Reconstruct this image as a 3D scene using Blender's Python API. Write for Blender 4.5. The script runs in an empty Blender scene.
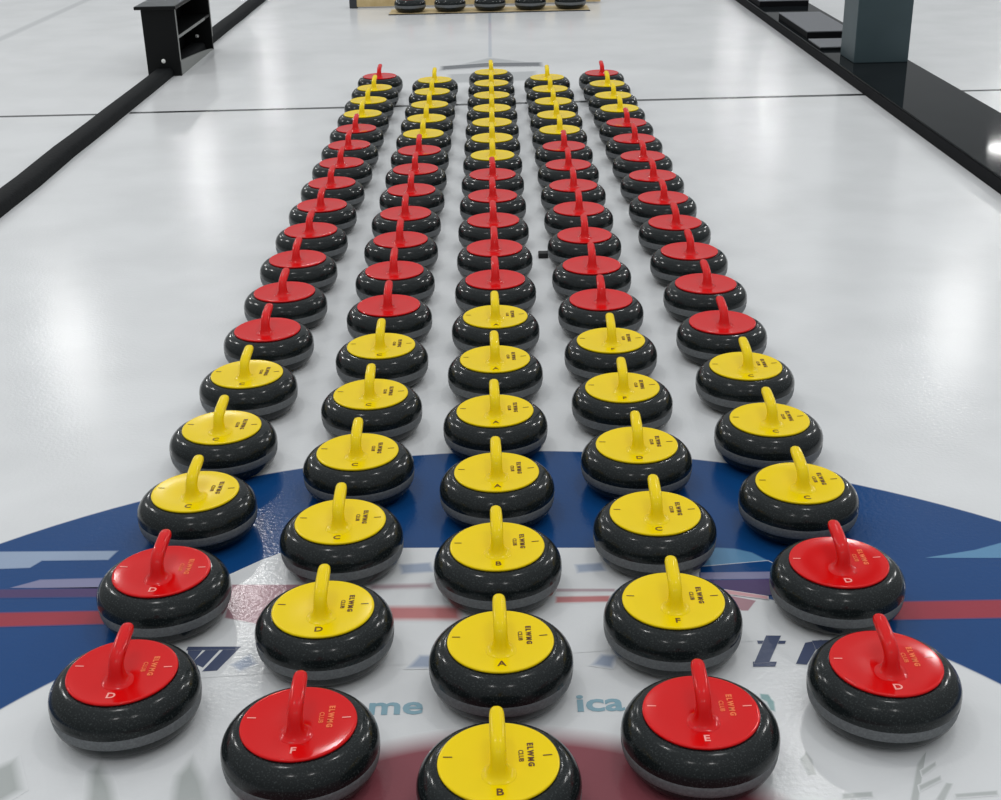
import bpy, bmesh, math
from mathutils import Vector, Matrix

# ---------------------------------------------------------------- camera, world, lights
S = bpy.context.scene
S.view_settings.view_transform = 'Standard'
S.view_settings.look = 'None'
S.view_settings.gamma = 1.0
S.view_settings.use_curve_mapping = False
S.view_settings.exposure = 0.0

CAM_Z, PITCH, ROLL, FPX = 1.6276, 0.41886, -0.022638, 1305.8
camd = bpy.data.cameras.new('camera')
cam = bpy.data.objects.new('camera', camd)
S.collection.objects.link(cam)
camd.sensor_fit = 'HORIZONTAL'
camd.sensor_width = 36.0
camd.lens = FPX / 1001.0 * 36.0
camd.clip_end = 300
_f = Vector((0, math.cos(PITCH), -math.sin(PITCH)))
_r = Vector((1, 0, 0)); _u = _r.cross(_f)
_r2 = _r * math.cos(ROLL) + _u * math.sin(ROLL)
_u2 = -_r * math.sin(ROLL) + _u * math.cos(ROLL)
_m = Matrix((_r2, _u2, -_f)).transposed().to_4x4()
_m.translation = Vector((0, 0, CAM_Z))
cam.matrix_world = _m
S.camera = cam

world = bpy.data.worlds.new('arena_air'); S.world = world
world.use_nodes = True
_nt = world.node_tree
_bg = _nt.nodes['Background']
# pale arena: dim stands near the horizon, bright ceiling overhead
_tc = _nt.nodes.new('ShaderNodeTexCoord'); _sp = _nt.nodes.new('ShaderNodeSeparateXYZ')
_rp = _nt.nodes.new('ShaderNodeValToRGB')
_nt.links.new(_tc.outputs['Generated'], _sp.inputs[0]); _nt.links.new(_sp.outputs['Z'], _rp.inputs[0])
_rp.color_ramp.elements[0].position = 0.0; _rp.color_ramp.elements[0].color = (.275, .285, .29, 1)
_rp.color_ramp.elements[1].position = 1.0; _rp.color_ramp.elements[1].color = (.78, .81, .83, 1)
_e = _rp.color_ramp.elements.new(.35); _e.color = (.43, .45, .46, 1)
_nt.links.new(_rp.outputs[0], _bg.inputs[0])
_bg.inputs[1].default_value = 1.05

LAMP_H = 5.5
def lamp(x, y, power, size=0.7):
    d = bpy.data.lights.new('high_bay_or_fill_lamp', 'AREA')
    d.shape = 'DISK'; d.size = size; d.energy = power; d.color = (1.0, 0.99, 0.97)
    o = bpy.data.objects.new('high_bay_or_fill_lamp', d)
    S.collection.objects.link(o); o.location = (x, y, LAMP_H)
for x, y in [(-6.4, 18.2), (-6.5, 28.7), (-6.6, 39.4), (6.8, 18.2), (6.9, 33.0), (7.0, 39.0), (11.4, 28.9)]:
    lamp(x, y, 42)
for x, y, p in [(-6.4, 7.7, 80), (6.8, 7.7, 90), (-11, 13, 200), (11.5, 13, 260), (-11, 21, 300), (11.5, 21, 300)]:  # outermost pairs are unseen fill lights added to brighten the far ice
    lamp(x, y, p)
for x, y, p in [(-2.7, 11.4, 40), (2.5, 8.6, 26), (-1.3, -1.6, 16), (1.3, -1.6, 16), (-1.7, 3.2, 20), (1.6, 3.2, 20)]:
    lamp(x, y, p, 0.25)

# ---------------------------------------------------------------- measured layout (metres)
COLS = [
    ('RR YYY RRRRRRRRR YYY R', [(-0.752, 2.125), (-0.760, 2.499), (-0.762, 2.875), (-0.766, 3.249), (-0.760, 3.625), (-0.756, 3.998), (-0.753, 4.370), (-0.757, 4.748), (-0.754, 5.126), (-0.752, 5.501), (-0.750, 5.881), (-0.745, 6.263), (-0.744, 6.640), (-0.744, 7.028), (-0.743, 7.416), (-0.742, 7.802), (-0.737, 8.196), (-0.735, 8.596)]),
    ('R YYYYY RRRRRRR YYYYY', [(-0.384, 1.952), (-0.383, 2.333), (-0.385, 2.707), (-0.378, 3.079), (-0.374, 3.454), (-0.372, 3.831), (-0.374, 4.205), (-0.379, 4.584), (-0.380, 4.968), (-0.381, 5.344), (-0.377, 5.724), (-0.378, 6.104), (-0.378, 6.488), (-0.375, 6.867), (-0.374, 7.254), (-0.373, 7.636), (-0.373, 8.031), (-0.372, 8.419)]),
    ('YYYYYYY RRRRR YYYYYYY', [(-0.018, 1.831), (-0.011, 2.200), (-0.015, 2.575), (-0.014, 2.944), (-0.016, 3.318), (-0.014, 3.700), (-0.011, 4.072), (-0.009, 4.454), (-0.010, 4.831), (-0.013, 5.211), (-0.014, 5.593), (-0.013, 5.971), (-0.012, 6.350), (-0.013, 6.731), (-0.012, 7.111), (-0.012, 7.494), (-0.012, 7.877), (-0.013, 8.266), (-0.013, 8.658)]),
    ('R YYYYY RRRRRRR YYYYY', [(0.356, 1.960), (0.354, 2.335), (0.360, 2.713), (0.355, 3.082), (0.353, 3.461), (0.352, 3.834), (0.351, 4.216), (0.347, 4.593), (0.346, 4.972), (0.348, 5.354), (0.348, 5.738), (0.347, 6.121), (0.347, 6.507), (0.345, 6.889), (0.346, 7.271), (0.346, 7.652), (0.345, 8.035), (0.343, 8.422)]),
    ('RR YYY RRRRRRRRR YYY R', [(0.735, 2.097), (0.736, 2.473), (0.732, 2.848), (0.731, 3.220), (0.735, 3.600), (0.726, 3.971), (0.731, 4.358), (0.727, 4.737), (0.723, 5.121), (0.721, 5.497), (0.720, 5.882), (0.716, 6.260), (0.714, 6.641), (0.712, 7.027), (0.710, 7.409), (0.707, 7.787), (0.703, 8.163), (0.699, 8.536)]),
]
PAINT = [
    ('pale', 1, 0.0060, [(-1.442, 2.807), (-1.243, 2.803), (-0.950, 2.794), (-0.963, 2.752), (-1.125, 2.755), (-1.144, 2.723), (-1.406, 2.716)]),
    ('mauve', 1, 0.0060, [(-1.162, 2.634), (-1.102, 2.667), (-0.932, 2.669), (-0.920, 2.624)]),
    ('purple', 1, 0.0080, [(-1.372, 2.630), (-0.920, 2.624), (-0.910, 2.585), (-1.358, 2.595)]),
    ('stripe', 1, 0.0080, [(-1.331, 2.527), (-1.150, 2.528), (-0.899, 2.526), (-0.885, 2.473), (-1.130, 2.471), (-1.309, 2.470)]),
    ('stripe', 1, 0.0080, [(0.866, 2.490), (1.115, 2.488), (1.289, 2.481), (1.260, 2.410), (1.089, 2.417), (0.845, 2.419)]),
    ('paleblue', 1, 0.0040, [(1.001, 2.676), (1.131, 2.707), (1.204, 2.737), (1.438, 2.840), (1.363, 2.660)]),
    ('white', 1, 0.0008, [(-0.737, 2.463), (-0.668, 2.657), (-0.586, 2.736), (-0.520, 2.785), (-0.156, 2.774), (0.210, 2.757), (0.477, 2.750), (0.492, 2.661), (0.512, 2.555), (0.597, 2.518), (0.564, 2.353), (-0.692, 2.258)]),
    ('paleblue', 2, 0.0060, [(0.473, 2.722), (0.517, 2.744), (0.560, 2.737), (0.597, 2.717), (0.628, 2.678), (0.491, 2.657), (0.463, 2.658)]),
    ('blue', 3, 0.0040, [(0.463, 2.658), (0.628, 2.678), (0.669, 2.627), (0.459, 2.631)]),
    ('mauve', 4, 0.0030, [(0.459, 2.631), (0.669, 2.627), (0.663, 2.596), (0.455, 2.601)]),
    ('purple', 5, 0.0030, [(0.465, 2.596), (0.663, 2.596), (0.649, 2.533), (0.591, 2.527), (0.511, 2.551)]),
    ('pink', 6, 0.0030, [(0.498, 2.556), (0.597, 2.522), (0.595, 2.510), (0.496, 2.539)]),
    ('plum', 2, 0.0030, [(0.512, 2.530), (0.567, 2.507), (0.542, 2.467), (0.526, 2.468)]),
    ('plum', 2, 0.0060, [(-0.639, 2.625), (-0.467, 2.618), (-0.493, 2.555), (-0.542, 2.455), (-0.630, 2.486)]),
    ('rose', 2, 0.0200, [(-0.272, 2.517), (-0.102, 2.510), (-0.101, 2.457), (-0.269, 2.464)]),
    ('plumline', 2, 0.0140, [(-0.314, 2.611), (-0.169, 2.610), (-0.169, 2.592), (-0.312, 2.590)]),
    ('plumline', 2, 0.0060, [(0.118, 2.576), (0.254, 2.570), (0.253, 2.558), (0.118, 2.563)]),
    ('rose', 2, 0.0080, [(0.117, 2.542), (0.240, 2.541), (0.238, 2.516), (0.115, 2.517)]),
    ('smudge', 2, 0.0120, [(-0.250, 2.698), (-0.178, 2.704), (-0.167, 2.663), (-0.242, 2.657)]),
    ('smudge', 2, 0.0120, [(0.169, 2.680), (0.233, 2.686), (0.240, 2.650), (0.173, 2.644)]),
    ('navy', 3, 0.0006, [(-0.690, 2.376), (-0.574, 2.372), (-0.579, 2.361), (-0.691, 2.362)]),
    ('navy', 2, 0.0006, [(-0.688, 2.365), (-0.655, 2.364), (-0.666, 2.324), (-0.683, 2.343)]),
    ('navy', 2, 0.0006, [(-0.648, 2.364), (-0.618, 2.362), (-0.642, 2.298), (-0.669, 2.317)]),
    ('navy', 2, 0.0006, [(-0.611, 2.362), (-0.577, 2.365), (-0.610, 2.286), (-0.641, 2.284)]),
    ('navy', 2, 0.0006, [(0.540, 2.351), (0.602, 2.348), (0.597, 2.337), (0.540, 2.339)]),
    ('navy', 3, 0.0006, [(0.563, 2.369), (0.595, 2.367), (0.550, 2.270), (0.518, 2.268)]),
    ('navy', 2, 0.0006, [(0.517, 2.275), (0.567, 2.273), (0.560, 2.256), (0.514, 2.257)]),
    ('navy', 2, 0.0006, [(0.641, 2.339), (0.679, 2.349), (0.627, 2.260), (0.605, 2.264)]),
    ('navy', 3, 0.0006, [(0.657, 2.346), (0.718, 2.347), (0.725, 2.325), (0.658, 2.313)]),
    ('smudge', 2, 0.0120, [(-0.582, 2.306), (-0.550, 2.341), (-0.531, 2.308), (-0.561, 2.284)]),
    ('smudge', 2, 0.0120, [(-0.207, 2.281), (-0.184, 2.324), (-0.146, 2.322), (-0.161, 2.280)]),
    ('smudge', 2, 0.0120, [(0.095, 2.357), (0.112, 2.364), (0.115, 2.334), (0.095, 2.320)]),
    ('smudge', 2, 0.0120, [(0.180, 2.277), (0.203, 2.312), (0.233, 2.307), (0.220, 2.265)]),
    ('teal', 2, 0.0040, [(0.511, 2.165), (0.527, 2.162), (0.534, 2.138), (0.530, 2.107), (0.521, 2.113), (0.520, 2.139), (0.510, 2.149)]),
    ('grey', 1, 0.0220, [(-0.765, 1.856), (-0.790, 1.973), (-0.778, 1.996), (-0.741, 1.935), (-0.707, 1.854)]),
    ('grey', 1, 0.0220, [(-0.612, 1.851), (-0.623, 1.956), (-0.604, 2.001), (-0.570, 1.938), (-0.540, 1.849)]),
    ('grey', 1, 0.0220, [(-0.998, 1.972), (-0.945, 2.013), (-0.904, 1.927), (-0.959, 1.862)]),
    ('script', 1, 0.0050, [(0.705, 1.808), (0.761, 1.940), (0.789, 1.976), (0.721, 1.808)]),
    ('script', 2, 0.0050, [(0.763, 1.923), (0.797, 1.947), (0.795, 1.936), (0.761, 1.909)]),
    ('script', 2, 0.0050, [(0.747, 1.883), (0.794, 1.908), (0.792, 1.897), (0.745, 1.869)]),
    ('script', 1, 0.0050, [(0.766, 1.845), (0.799, 1.889), (0.810, 1.886), (0.779, 1.839)]),
    ('script', 1, 0.0050, [(0.603, 1.866), (0.658, 1.870), (0.656, 1.856), (0.601, 1.853)]),
    ('script', 1, 0.0050, [(0.805, 1.859), (0.883, 1.865), (0.881, 1.854), (0.804, 1.849)]),
    ('script', 1, 0.0050, [(0.547, 1.962), (0.564, 1.984), (0.570, 1.961), (0.568, 1.919), (0.552, 1.916)]),
]

# ---------------------------------------------------------------- materials
def srgb(r, g, b):
    f = lambda c: (c / 12.92 if c <= .04045 else ((c + .055) / 1.055) ** 2.4)
    return (f(r / 255), f(g / 255), f(b / 255), 1)

def mat(name, col, rough=.5, coat=0, spec=.5, noise=None, bump=None, coat_rough=.05):
    m = bpy.data.materials.new(name); m.use_nodes = True
    nt = m.node_tree; b = nt.nodes['Principled BSDF']
    b.inputs['Base Color'].default_value = col
    b.inputs['Roughness'].default_value = rough
    b.inputs['Specular IOR Level'].default_value = spec
    b.inputs['Coat Weight'].default_value = coat
    b.inputs['Coat Roughness'].default_value = coat_rough
    tc = nt.nodes.new('ShaderNodeTexCoord')
    if noise:
        sc, c2, lo, hi = noise
        n = nt.nodes.new('ShaderNodeTexNoise'); n.inputs['Scale'].default_value = sc
        n.inputs['Detail'].default_value = 3
        nt.links.new(tc.outputs['Object'], n.inputs['Vector'])
        r = nt.nodes.new('ShaderNodeMapRange')
        r.inputs['From Min'].default_value = lo; r.inputs['From Max'].default_value = hi
        nt.links.new(n.outputs['Fac'], r.inputs['Value'])
        x = nt.nodes.new('ShaderNodeMix'); x.data_type = 'RGBA'
        x.inputs['A'].default_value = col; x.inputs['B'].default_value = c2
        nt.links.new(r.outputs['Result'], x.inputs['Factor'])
        nt.links.new(x.outputs['Result'], b.inputs['Base Color'])
    if bump:
        n = nt.nodes.new('ShaderNodeTexNoise'); n.inputs['Scale'].default_value = bump[0]
        n.inputs['Detail'].default_value = 2
        nt.links.new(tc.outputs['Object'], n.inputs['Vector'])
        bp = nt.nodes.new('ShaderNodeBump'); bp.inputs['Strength'].default_value = bump[1]
        bp.inputs['Distance'].default_value = bump[2]
        nt.links.new(n.outputs['Fac'], bp.inputs['Height'])
        nt.links.new(bp.outputs['Normal'], b.inputs['Normal'])
    return m

M = {}
M['granite'] = mat('polished_granite', srgb(21, 26, 27), .16, 0, .26, (300, srgb(68, 74, 74), .55, .8), None)
M['band'] = mat('matte_granite_band', srgb(98, 101, 103), .6, 0, .3, (180, srgb(114, 117, 119), .4, .7), (300, .3, .001))
M['yellow'] = mat('yellow_plastic', srgb(244, 212, 0), .2, 0, .2)
M['red'] = mat('red_plastic', srgb(216, 8, 10), .13, 0, .26)
M['rubber'] = mat('black_rubber_ring', srgb(14, 14, 15), .5)
M['ink_y'] = mat('brown_ink', srgb(96, 52, 6), .5)
M['ink_r'] = mat('orange_ink', srgb(246, 120, 62), .5)
M['ink_rl'] = mat('pale_pink_ink', srgb(250, 170, 160), .5)
M['foam'] = mat('black_foam', srgb(17, 19, 21), .8, 0, .15, (40, srgb(24, 26, 28), .4, .7), (60, .5, .004))
M['board'] = mat('black_laminate', srgb(23, 26, 28), .05, 0, .02, (6, srgb(27, 30, 32), .4, .7))
M['boardside'] = mat('black_board_edge', srgb(14, 15, 18), .8, 0, .15)
M['black_paint'] = mat('black_painted_plywood', srgb(9, 11, 12), .5, 0, .2)
M['edge'] = mat('worn_plywood_edge', srgb(132, 134, 132), .6)
M['topgrey'] = mat('scuffed_grey_top', srgb(70, 74, 76), .5, 0, .4, (20, srgb(84, 88, 90), .4, .7))
M['steel'] = mat('grey_painted_steel', srgb(56, 72, 77), .45, 0, .4, (3, srgb(62, 78, 83), .4, .7))
M['steel_l'] = mat('light_grey_steel_flange', srgb(120, 128, 130), .45)
M['mat_grey'] = mat('grey_rubber_mat', srgb(108, 110, 114), .7, 0, .3, (150, srgb(120, 122, 126), .4, .7))
M['wood'] = mat('pale_pine', srgb(206, 184, 138), .5, 0, .4, (12, srgb(188, 164, 116), .4, .7))
M['dark'] = mat('dark_plastic', srgb(46, 48, 52), .5)
M['white'] = mat('white_cap', srgb(245, 246, 242), .4)

def ice_mat(name, col, opac=1.0, bg=None, decal=True):
    m = bpy.data.materials.new(name); m.use_nodes = True
    nt = m.node_tree; b = nt.nodes['Principled BSDF']; out = nt.nodes['Material Output']
    b.inputs['Roughness'].default_value = ICE_ROUGH
    b.inputs['IOR'].default_value = 1.31
    b.inputs['Specular IOR Level'].default_value = .5
    g = nt.nodes.new('ShaderNodeNewGeometry')
    n = nt.nodes.new('ShaderNodeTexNoise'); n.inputs['Scale'].default_value = 90
    n.inputs['Detail'].default_value = 2
    nt.links.new(g.outputs['Position'], n.inputs['Vector'])
    bp = nt.nodes.new('ShaderNodeBump'); bp.inputs['Strength'].default_value = .25
    bp.inputs['Distance'].default_value = .002
    nt.links.new(n.outputs['Fac'], bp.inputs['Height'])
    nt.links.new(bp.outputs['Normal'], b.inputs['Normal'])
    n2 = nt.nodes.new('ShaderNodeTexNoise'); n2.inputs['Scale'].default_value = 2.2
    n2.inputs['Detail'].default_value = 5
    nt.links.new(g.outputs['Position'], n2.inputs['Vector'])
    x = nt.nodes.new('ShaderNodeMix'); x.data_type = 'RGBA'
    x.inputs['A'].default_value = col
    x.inputs['B'].default_value = tuple(c * .93 for c in col[:3]) + (1,)
    r = nt.nodes.new('ShaderNodeMapRange')
    r.inputs['From Min'].default_value = .4; r.inputs['From Max'].default_value = .65
    nt.links.new(n2.outputs['Fac'], r.inputs['Value'])
    nt.links.new(r.outputs['Result'], x.inputs['Factor'])
    nt.links.new(x.outputs['Result'], b.inputs['Base Color'])
    if decal:
        a = nt.nodes.new('ShaderNodeAttribute'); a.attribute_name = 'fade'
        mu = nt.nodes.new('ShaderNodeMath'); mu.operation = 'MULTIPLY'
        mu.inputs[1].default_value = opac
        nt.links.new(a.outputs['Fac'], mu.inputs[0])
        mc = nt.nodes.new('ShaderNodeMix'); mc.data_type = 'RGBA'
        mc.inputs['A'].default_value = bg or ICE_COL
        nt.links.new(mu.outputs[0], mc.inputs['Factor'])
        nt.links.new(x.outputs['Result'], mc.inputs['B'])
        nt.links.new(mc.outputs['Result'], b.inputs['Base Color'])
    return m
ICE_ROUGH = .16
ICE_COL = srgb(224, 225, 226)
BLUE = srgb(18, 68, 124)
PC = {'blue': (BLUE, 1), 'red': (srgb(132, 52, 64), .95), 'pale': (srgb(150, 166, 190), 1, BLUE),
      'mauve': (srgb(140, 138, 168), .9, BLUE), 'purple': (srgb(84, 62, 104), .9, BLUE), 'stripe': (srgb(166, 54, 56), .88, BLUE),
      'paleblue': (srgb(100, 148, 184), .9, BLUE), 'white': (ICE_COL, 1), 'pink': (srgb(210, 140, 145), .8),
      'plum': (srgb(150, 66, 88), .75), 'rose': (srgb(188, 92, 92), .85), 'plumline': (srgb(140, 80, 96), .6),
      'smudge': (srgb(120, 140, 172), .7), 'navy': (srgb(34, 52, 92), .92), 'teal': (srgb(96, 150, 150), .8),
      'grey': (srgb(150, 156, 152), .7), 'script': (srgb(150, 156, 152), .6), 'tealtext': (srgb(104, 158, 176), .8), 'line': (srgb(30, 32, 34), .95),
      'bluegrey': (srgb(150, 165, 185), .5), 'greyline': (srgb(66, 70, 80), .9), 'greysoft': (srgb(150, 154, 156), .6), 'faint': (srgb(170, 172, 174), .5)}

# ---------------------------------------------------------------- helpers
def link(o, parent=None):
    S.collection.objects.link(o)
    if parent: o.parent = parent
    return o

def mesh_obj(name, bm, mats, parent=None, smooth=False, angle=None, recalc=True):
    me = bpy.data.meshes.new(name)
    if recalc: bmesh.ops.recalc_face_normals(bm, faces=bm.faces)
    bm.to_mesh(me); bm.free()
    for m in (mats if isinstance(mats, list) else [mats]): me.materials.append(m)
    if smooth:
        for p in me.polygons: p.use_smooth = True
        if angle:
            me.set_sharp_from_angle(angle=math.radians(angle))
    return link(bpy.data.objects.new(name, me), parent)

def tag(o, label=None, cat=None, group=None, kind=None):
    if label: o['label'] = label
    if cat: o['category'] = cat
    if group: o['group'] = group
    if kind: o['kind'] = kind
    return o

def empty(name, loc, rz=0):
    o = bpy.data.objects.new(name, None); o.empty_display_size = .05
    o.location = loc; o.rotation_euler = (0, 0, rz)
    return link(o)

def lathe(bm, prof, n=64, mi=0):
    rings = []
    for r, z in prof:
        if r < 1e-5: rings.append([bm.verts.new((0, 0, z))])
        else: rings.append([bm.verts.new((r * math.cos(2 * math.pi * i / n), r * math.sin(2 * math.pi * i / n), z)) for i in range(n)])
    for a, b in zip(rings, rings[1:]):
        for i in range(n):
            j = (i + 1) % n
            if len(a) == 1: f = bm.faces.new((a[0], b[i], b[j]))
            elif len(b) == 1: f = bm.faces.new((a[i], b[0], a[j]))
            else: f = bm.faces.new((a[i], b[i], b[j], a[j]))
            f.material_index = mi

def box(bm, x0, x1, y0, y1, z0, z1, bev=0, mi=0):
    v = [bm.verts.new((x, y, z)) for x in (x0, x1) for y in (y0, y1) for z in (z0, z1)]
    fs = [bm.faces.new([v[i] for i in q]) for q in ((0, 1, 3, 2), (4, 6, 7, 5), (0, 4, 5, 1), (2, 3, 7, 6), (0, 2, 6, 4), (1, 5, 7, 3))]
    for f in fs: f.material_index = mi
    if bev:
        es = list({e for f in fs for e in f.edges})
        bmesh.ops.bevel(bm, geom=es, offset=bev, segments=2, profile=.6, affect='EDGES')

def prism(bm, pts, axis, a0, a1, mi=0):
    def P(p, a):
        return (a, p[0], p[1]) if axis == 'x' else ((p[0], a, p[1]) if axis == 'y' else (p[0], p[1], a))
    A = [bm.verts.new(P(p, a0)) for p in pts]; B = [bm.verts.new(P(p, a1)) for p in pts]
    n = len(pts)
    bm.faces.new(A).material_index = mi; bm.faces.new(B[::-1]).material_index = mi
    for i in range(n):
        j = (i + 1) % n
        bm.faces.new((A[i], A[j], B[j], B[i])).material_index = mi

def text_mesh(s, size, shear=0, extrude=0.0, spacing=1.0, align='CENTER', bold=0.0):
    cu = bpy.data.curves.new('lettering', 'FONT')
    cu.body = s; cu.size = size; cu.shear = shear; cu.extrude = extrude
    cu.space_character = spacing; cu.align_x = align; cu.align_y = 'CENTER'; cu.offset = bold
    cu.resolution_u = 3
    o = bpy.data.objects.new('lettering', cu); S.collection.objects.link(o)
    dg = bpy.context.evaluated_depsgraph_get(); dg.update()
    me = bpy.data.meshes.new_from_object(o.evaluated_get(dg))
    bpy.data.objects.remove(o); bpy.data.curves.remove(cu)
    return me

# ---------------------------------------------------------------- the ice, with its paint
floor_bm = bmesh.new()
fade = floor_bm.verts.layers.float.new('fade')
fmats = [ice_mat('ice', ICE_COL, decal=False)]
fidx = {}
def paint_index(c):
    if c not in fidx:
        fidx[c] = len(fmats); fmats.append(ice_mat('paint_under_ice_' + c, *PC[c]))
    return fidx[c]
LZ = .0003
def fv(x, y, z, a):
    v = floor_bm.verts.new((x, y, z)); v[fade] = a; return v
def decal(c, layer, f, pts):
    """flat painted patch whose edge fades over the width f"""
    mi = paint_index(c); z = LZ * layer; n = len(pts)
    area = sum(pts[i][0] * pts[(i + 1) % n][1] - pts[(i + 1) % n][0] * pts[i][1] for i in range(n))
    if area < 0: pts = pts[::-1]
    P = [Vector(p) for p in pts]
    def off(d):
        R = []
        for i in range(n):
            a, b, c_ = P[i - 1], P[i], P[(i + 1) % n]
            e1 = (b - a).normalized(); e2 = (c_ - b).normalized()
            n1 = Vector((e1.y, -e1.x)); n2 = Vector((e2.y, -e2.x))
            m = n1 + n2
            m = m / max(m.length_squared / 2, .35)
            R.append(b + m * d)
        return R
    I = [fv(p.x, p.y, z, 1) for p in off(-f / 2)]; O = [fv(p.x, p.y, z, 0) for p in off(f / 2)]
    floor_bm.faces.new(I).material_index = mi
    for i in range(n):
        j = (i + 1) % n
        floor_bm.faces.new((I[i], O[i], O[j], I[j])).material_index = mi
def ringpaint(c, layer, r0, r1, cx, cy, f=.006, n=160):
    mi = paint_index(c); z = LZ * layer
    rad = [(r1 + f / 2, 0), (r1 - f / 2, 1)] + ([(r0 + f / 2, 1), (r0 - f / 2, 0)] if r0 > 0 else [])
    R = [[fv(cx + r * math.cos(2 * math.pi * i / n), cy + r * math.sin(2 * math.pi * i / n), z, a) for i in range(n)] for r, a in rad]
    for a, b in zip(R, R[1:]):
        for i in range(n):
            j = (i + 1) % n
            floor_bm.faces.new((a[i], a[j], b[j], b[i])).material_index = mi
    if r0 <= 0: floor_bm.faces.new(R[-1]).material_index = mi
def painted_text(c, layer, s, size, x, y, sx=1, sy=1, shear=0, spacing=1, bold=0):
    mi = paint_index(c); me = text_mesh(s, size, shear, spacing=spacing, bold=bold)
    vs = [fv(x + v.co.x * sx, y + v.co.y * sy, LZ * layer, 1) for v in me.vertices]
    for p in me.polygons:
        try: floor_bm.faces.new([vs[i] for i in p.vertices]).material_index = mi
        except ValueError: pass

# ice sheet
q = [fv(x, y, 0, 1) for x, y in ((-45, -12), (45, -12), (45, 60), (-45, 60))]
floor_bm.faces.new(q).material_index = 0
HX, HY = -.009, 1.367
ringpaint('blue', 1, 1.297, 1.933, HX, HY, .006)
ringpaint('red', 1, 0, .69, HX, HY, .06)
for c, l, f, P in PAINT: decal(c, l + 1, f, P)
painted_text('tealtext', 3, 'me', .078, -.225, 2.150, 1.15, 1, bold=.002)
painted_text('tealtext', 3, 'ica', .078, .185, 2.146, 1.15, 1, bold=.002)
# back line, centre line, far hack line
decal('line', 1, .008, [(-2.27, 8.155), (2.33, 8.205), (2.33, 8.265), (-2.27, 8.205)])
decal('line', 1, .008, [(-9, 8.13), (-2.42, 8.13), (-2.42, 8.18), (-9, 8.18)])
decal('line', 1, .008, [(2.80, 8.255), (9, 8.275), (9, 8.325), (2.80, 8.305)])
decal('bluegrey', 1, .012, [(-.032, 9.9), (-.006, 9.9), (-.006, 18), (-.032, 18)])
decal('faint', 1, .05, [(-4.24, 4), (-4.14, 4), (-4.14, 20), (-4.24, 20)])
# footholds mark behind the stones
decal('greysoft', 2, .05, [(-.30, 9.60), (-.02, 9.93), (.28, 9.68)])
decal('greyline', 3, .04, [(-.37, 9.45), (-.37, 9.61), (-.02, 9.72), (.35, 9.68), (.35, 9.52), (-.02, 9.54)])
decal('greysoft', 1, .05, [(-.30, 8.95), (-.31, 9.28), (.30, 9.33), (.29, 8.98)])
fl = mesh_obj('floor', floor_bm, fmats, recalc=False)
tag(fl, kind='structure')

# ---------------------------------------------------------------- curling stone and its parts
def body_mesh():
    bm = bmesh.new()
    lathe(bm, [(0, .004), (.060, .004), (.066, 0), (.072, .004), (.108, .0045), (.121, .0085), (.1305, .0155), (.1372, .025), (.1418, .0345), (.1433, .0405)])
    lathe(bm, [(.1460, .064), (.1466, .070), (.1458, .078), (.1435, .0865), (.1393, .0945), (.1335, .102), (.1265, .1085), (.1180, .113), (.1100, .1150), (.1085, .1150), (0, .1150)])
    return mesh_obj('granite_body', bm, M['granite'], smooth=True)
def band_mesh():
    bm = bmesh.new()
    lathe(bm, [(.1433, .0405), (.1440, .0410), (.1452, .048), (.1461, .056), (.1464, .0634), (.1460, .064)])
    return mesh_obj('striking_band', bm, M['band'], smooth=True)
def cap_mesh(m):
    bm = bmesh.new()
    lathe(bm, [(.1040, .1140), (.1068, .1160), (.1077, .1185), (.1070, .1203), (.1052, .1212), (.1025, .1210), (.095, .1200), (.070, .1188), (.045, .1188), (.030, .1192), (0, .1195)])
    return mesh_obj('cap', bm, m, smooth=True)
def handle_mesh(m):
    bm = bmesh.new(); n = 20
    # (centre y, centre z, half width x, half depth along the section, section tilt) from the foot to the free end
    K = [(-.030, .1182, .0330, .0320, 0), (-.030, .1194, .0285, .0280, 0), (-.030, .1210, .0240, .0240, 0), (-.030, .1240, .0205, .0208, 0), (-.0295, .129, .0178, .0180, 2), (-.029, .136, .0158, .0158, 6),
         (-.028, .144, .0146, .0142, 12), (-.0255, .152, .0140, .0128, 28), (-.019, .1595, .0140, .0120, 50), (-.009, .1645, .0141, .0114, 68),
         (.004, .1680, .0142, .0110, 78), (.022, .1710, .0142, .0108, 82), (.042, .1735, .0140, .0106, 83), (.060, .1755, .0136, .0103, 83),
         (.069, .1764, .0120, .0092, 83), (.0740, .1769, .0086, .0068, 83), (.0758, .1771, .0035, .0030, 83)]
    rings = []
    for y, z, w, d, t in K:
        t = math.radians(t); ring = []
        for i in range(n):
            a = 2 * math.pi * i / n
            cx, cy = math.cos(a), math.sin(a)
            e = .80
            px = w * math.copysign(abs(cx) ** e, cx); py = d * math.copysign(abs(cy) ** e, cy)
            ring.append(bm.verts.new((px, y + py * math.cos(t), z - py * math.sin(t))))
        rings.append(ring)
    for a, b in zip(rings, rings[1:]):
        for i in range(n):
            j = (i + 1) % n; bm.faces.new((a[i], a[j], b[j], b[i]))
    bm.faces.new(rings[0]); bm.faces.new(rings[-1])
    o = mesh_obj('handle', bm, m, smooth=True)
    return o
def glyph_mesh(name, ink, s, size, x, y, rot, spacing=1.0, bold=0.0):
    bm = bmesh.new()
    me = text_mesh(s, size, spacing=spacing, extrude=.0004, bold=bold)
    c, s_ = math.cos(rot), math.sin(rot)
    vs = []
    for v in me.vertices:
        a, b = v.co.x, v.co.y
        X = x + a * c - b * s_; Y = y + a * s_ + b * c
        r = math.hypot(X, Y)
        vs.append(bm.verts.new((X, Y, .1188 + max(0, (r - .07)) * .048 + .0004 + max(0, v.co.z))))
    for p in me.polygons:
        try: bm.faces.new([vs[i] for i in p.vertices])
        except ValueError: pass
    return mesh_obj(name, bm, ink)
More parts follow.
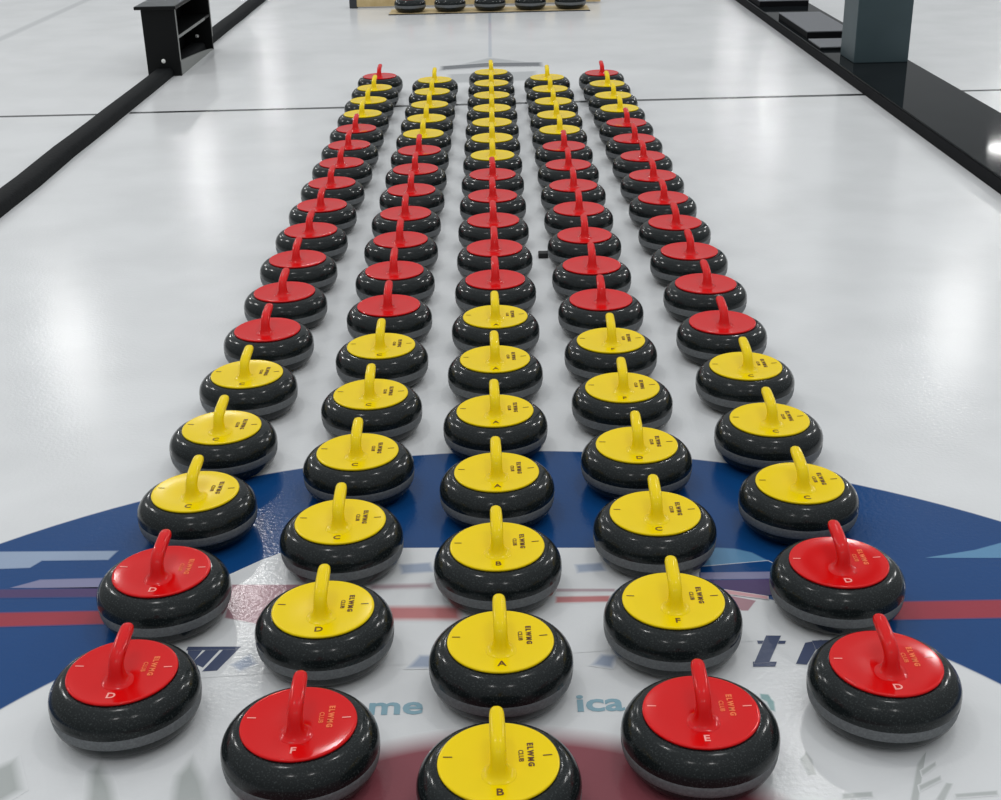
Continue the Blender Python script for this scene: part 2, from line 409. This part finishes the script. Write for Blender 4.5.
def lettering_set(ink, ink2):
    return [glyph_mesh('club_lettering', ink, 'ELWMG', .0145, .0570, .0165, -math.pi / 2, 1.4, .0007),
            glyph_mesh('club_lettering', ink, 'CLUB', .0125, .0400, .014, -math.pi / 2, 1.05, .0002),
            glyph_mesh('number_mark', ink2, '1', .024, -.0900, .0165, -math.pi / 2),
            glyph_mesh('number_mark', ink2, '1', .024, .0880, .0125, math.pi / 2)]

body0, band0 = body_mesh(), band_mesh()
cap0 = {'Y': cap_mesh(M['yellow']), 'R': cap_mesh(M['red'])}
han0 = {'Y': handle_mesh(M['yellow']), 'R': handle_mesh(M['red'])}
marks0 = {'Y': lettering_set(M['ink_y'], M['ink_y']), 'R': lettering_set(M['ink_r'], M['ink_rl'])}
let0 = {}
for ch in 'ABCDF':
    let0['Y' + ch] = glyph_mesh('stone_letter', M['ink_y'], ch, .025, 0, -.079, 0, 1, .0004)
for ch in 'DEF':
    let0['R' + ch] = glyph_mesh('stone_letter', M['ink_rl'], ch, .025, 0, -.079, 0, 1, .0004)
protos = [body0, band0] + list(cap0.values()) + list(han0.values()) + list(let0.values()) + marks0['Y'] + marks0['R']

def stone(x, y, rz, col, letter, label, group):
    root = empty('curling_stone', (x, y, 0), rz)
    tag(root, label, 'curling stone', group)
    src = [body0, band0, cap0[col], han0[col]]
    if letter: src += [let0[col + letter]] + marks0[col]
    for s in src:
        c = s.copy(); link(c, root)
        if s in cap0.values() or s in han0.values():
            c['label'] = ('yellow' if col == 'Y' else 'red') + (' plastic cap' if s in cap0.values() else ' plastic handle')
        if s is band0: c['label'] = 'dull grey striking band'
    return root

COLNAME = ['far left column', 'second column from left', 'centre column', 'second column from right', 'far right column']
ORD = ['first', 'second', 'third', 'fourth', 'fifth', 'sixth', 'seventh', 'eighth', 'ninth']
LETTERS = [['D', 'D', 'C', 'C', 'C', None, None],
           ['F', 'D', 'C', 'C', 'C', 'C', None],
           ['B', 'A', 'B', 'A', 'A', 'A', 'A'],
           ['E', 'F', 'C', 'D', 'F', 'F', None],
           ['D', 'D', 'C', 'C', 'C', None, None]]
word = {'Y': 'yellow', 'R': 'red'}
for ci, (spec, pts) in enumerate(COLS):
    runs = spec.split(); k = 0
    for ri, run in enumerate(runs):
        col = run[0]
        same = [i for i, r in enumerate(runs) if r[0] == col]
        if len(same) == 1: where = 'the only %s run' % word[col] if len(run) > 1 else ''
        elif len(same) == 2: where = ('nearest' if ri == same[0] else 'farthest') + ' %s run' % word[col]
        else: where = ('nearest', 'middle', 'farthest')[same.index(ri)] + ' %s run' % word[col]
        for j in range(len(run)):
            x, y = pts[k]
            L = LETTERS[ci][k] if k < len(LETTERS[ci]) else None
            cap = '%s-capped curling stone' % word[col]
            if len(run) == 1:
                lab = '%s at the %s end of the %s' % (cap, 'front' if k == 0 else 'back', COLNAME[ci])
            elif len(run) == 2:
                lab = '%s, %s of the near pair, %s' % (cap, ('front one', 'rear one')[j], COLNAME[ci])
            else:
                lab = '%s, %s from front in %s, %s' % (cap, ORD[j], where.replace('the only', 'only'), COLNAME[ci])
            rz = math.radians(((ci * 7 + k * 5) % 5 - 2) * .7)
            stone(x, y, rz, col, L, lab, 'curling stones lined up in five columns on the ice')
            k += 1
RACK = ['leftmost', 'second from left', 'middle', 'second from right', 'rightmost']
for i, x in enumerate((-.755, -.385, -.015, .360, .730)):
    rs = stone(x, 12.555, 0, 'R', None, 'dark granite curling stone by wooden rail at the far end, %s of five' % RACK[i],
          'curling stones parked at the wooden rail')
    rs.location.z = .0085
for p_ in protos: bpy.data.objects.remove(p_)

# ---------------------------------------------------------------- wooden rail and tray at the far end
t = tag(empty('wooden_rail', (-.14, 12.97, 0)), 'pale wooden rail lying on the ice behind the five parked stones', 'rail')
bm = bmesh.new(); box(bm, -1.15, 1.18, -.045, .045, .012, .15, .004); mesh_obj('beam', bm, M['wood'], t)
for x in (-1.18,):
    bm = bmesh.new()
    box(bm, x - .035, x + .035, -.055, .055, 0, .165, .006); o = mesh_obj('end_bracket', bm, M['dark'], t); o['label'] = 'dark end bracket'
t = tag(empty('stone_tray', (-.012, 12.50, 0)), 'thin pale tray with dark front lip under the five parked stones', 'tray')
bm = bmesh.new(); box(bm, -.93, .91, -.100, .24, 0, .008, .002); mesh_obj('tray_board', bm, M['wood'], t)
bm = bmesh.new(); box(bm, -.935, .915, -.116, -.100, 0, .0085, .002); mesh_obj('front_lip', bm, M['dark'], t)

# ---------------------------------------------------------------- left foam divider and black stand
def foam_strip(name, x0, x1, h, label, y0, y1, gap=None):
    bm = bmesh.new(); n = 60
    prof = [(x0, 0), (x0 + .004, h * .75), (x0 + .02, h), (x1 - .02, h), (x1 - .004, h * .75), (x1, 0)]
    prev = None
    for i in range(n + 1):
        y = y0 + (y1 - y0) * i / n
        w = (.004 * math.sin(i * 1.7) + .003 * math.sin(i * .63 + 1)) * min(1, abs(y - 10.05) / 3) ** 2
        ring = [bm.verts.new((px + w, y, pz)) for px, pz in prof]
        if prev:
            for a in range(len(prof) - 1): bm.faces.new((prev[a], prev[a + 1], ring[a + 1], ring[a]))
            bm.faces.new((prev[-1], prev[0], ring[0], ring[-1]))
        else: bm.faces.new(ring)
        prev = ring
    bm.faces.new(prev[::-1])
    return tag(mesh_obj(name, bm, M['foam'], smooth=True, angle=50), label, 'divider')
foam_strip('foam_divider', -2.405, -2.275, .055, 'long black foam divider strip running along the left side of the ice sheet', 2.5, 22)

t = tag(empty('black_stand', (-2.335, 10.05, 0)), 'black open-sided wooden stand with a shelf straddling the left divider', 'stand')
W2 = .118; L0, L1 = -.59, .60; H = .462
def end_panel(y0, y1):
    bm = bmesh.new()
    # notch at the foot clears the foam strip
    pts = [(-W2, 0), (-.0715, 0), (-.0675, .0418), (-.051, .0556), (.041, .0556), (.0575, .0418), (.0615, 0), (W2, 0), (W2, H), (-W2, H)]
    prism(bm, pts, 'y', y0, y1)
    return mesh_obj('end_panel', bm, M['black_paint'], t)
for y0, y1 in ((L0, L0 + .022), (L1 - .022, L1)):
    e = end_panel(y0, y1)
    bm = bmesh.new(); bmesh.ops.create_uvsphere(bm, u_segments=14, v_segments=8, radius=.015)
    for v in bm.verts: v.co = Vector((v.co.x + .0, v.co.y * .4 + y0 - .001, v.co.z + .105))
    o = mesh_obj('screw_cover', bm, M['white'], e, smooth=True); o['label'] = 'small white screw cover'
    bm = bmesh.new(); box(bm, W2, W2 + .004, y0 + .001, y1 - .001, .10, H - .002); o = mesh_obj('edge_strip', bm, M['edge'], e); o['label'] = 'worn pale edge'
bm = bmesh.new(); box(bm, -W2, -W2 + .018, L0 + .022, L1 - .022, 0, H); mesh_obj('back_panel', bm, M['black_paint'], t)
bm = bmesh.new(); box(bm, -W2 + .018, W2 - .004, L0 + .022, L1 - .022, .255, .273); o = mesh_obj('shelf', bm, [M['black_paint']], t)
bm = bmesh.new(); box(bm, W2 - .004, W2, L0 + .022, L1 - .22, .254, .273); q_ = mesh_obj('edge_strip', bm, M['edge'], o); q_['label'] = 'worn pale edge'
bm = bmesh.new(); box(bm, -W2 - .035, W2 + .02, L0 - .045, L1 + .045, H, H + .022, .004); o = mesh_obj('top', bm, M['black_paint'], t)
bm = bmesh.new(); box(bm, -W2 - .029, W2 + .014, L0 - .039, L1 + .039, H + .022, H + .024); o = mesh_obj('worn_surface', bm, M['topgrey'], o); o['label'] = 'scuffed grey surface'
bm = bmesh.new()
N = 14; pts = [(L0 + .022, 0), (L1 - .022, 0)] + [(L1 - .022 - (L1 - L0 - .044) * i / N, .006 + .095 * (i / N) ** .8) for i in range(N + 1)]
prism(bm, pts, 'x', W2 - .016, W2 - .002); o = mesh_obj('skirt_board', bm, M['edge'], t); o['label'] = 'curved grey skirt board'

# ---------------------------------------------------------------- right walkway, post, mats
t = tag(empty('black_walkway', (2.57, 11, 0)), 'wide glossy black walkway board along the right side of the ice sheet', 'walkway')
bm = bmesh.new(); box(bm, -.250, .262, -8.5, 11, 0, .062, .003); mesh_obj('foam_side', bm, M['boardside'], t)
bm = bmesh.new(); box(bm, -.243, .255, -8.5, 11, .062, .072, .002); mesh_obj('top_board', bm, M['board'], t)
t = tag(empty('support_post', (2.612, 9.12, .072)), 'square grey steel post standing on the black walkway', 'post')
bm = bmesh.new(); box(bm, -.183, .183, -.183, .183, 0, 5.4, .006)
for f in bm.faces: f.material_index = 0
mesh_obj('column', bm, [M['steel']], t)
for i, (x0, x1, y0, y1, h, lab) in enumerate((
        (2.365, 2.700, 10.05, 11.10, .05, 'flat grey-topped mat lying on the walkway behind the post, biggest of the three'),
        (2.335, 2.640, 9.50, 9.88, .022, 'thin grey mat on the walkway right behind the post, smallest of the three'),
        (2.35, 2.78, 11.85, 13.0, .05, 'grey-topped mat farthest back on the walkway, cut by the top of the picture'))):
    t = tag(empty('rubber_mat', ((x0 + x1) / 2, (y0 + y1) / 2, .072)), lab, 'mat', 'grey mats on the walkway')
    a, b = (x1 - x0) / 2, (y1 - y0) / 2
    bm = bmesh.new(); box(bm, -a, a, -b, b, 0, h - .008, .002); mesh_obj('mat_base', bm, M['boardside'], t)
    bm = bmesh.new(); box(bm, -a, a, -b, b, h - .008, h, .002); mesh_obj('mat_top', bm, M['mat_grey'], t)

# small black block between the columns
bm = bmesh.new(); box(bm, -.020, .020, -.02, .02, 0, .022, .004)
o = mesh_obj('rubber_block', bm, M['rubber']); o.location = (.186, 5.07, 0)
tag(o, 'tiny black rubber block on the ice between the centre and next right column', 'block')
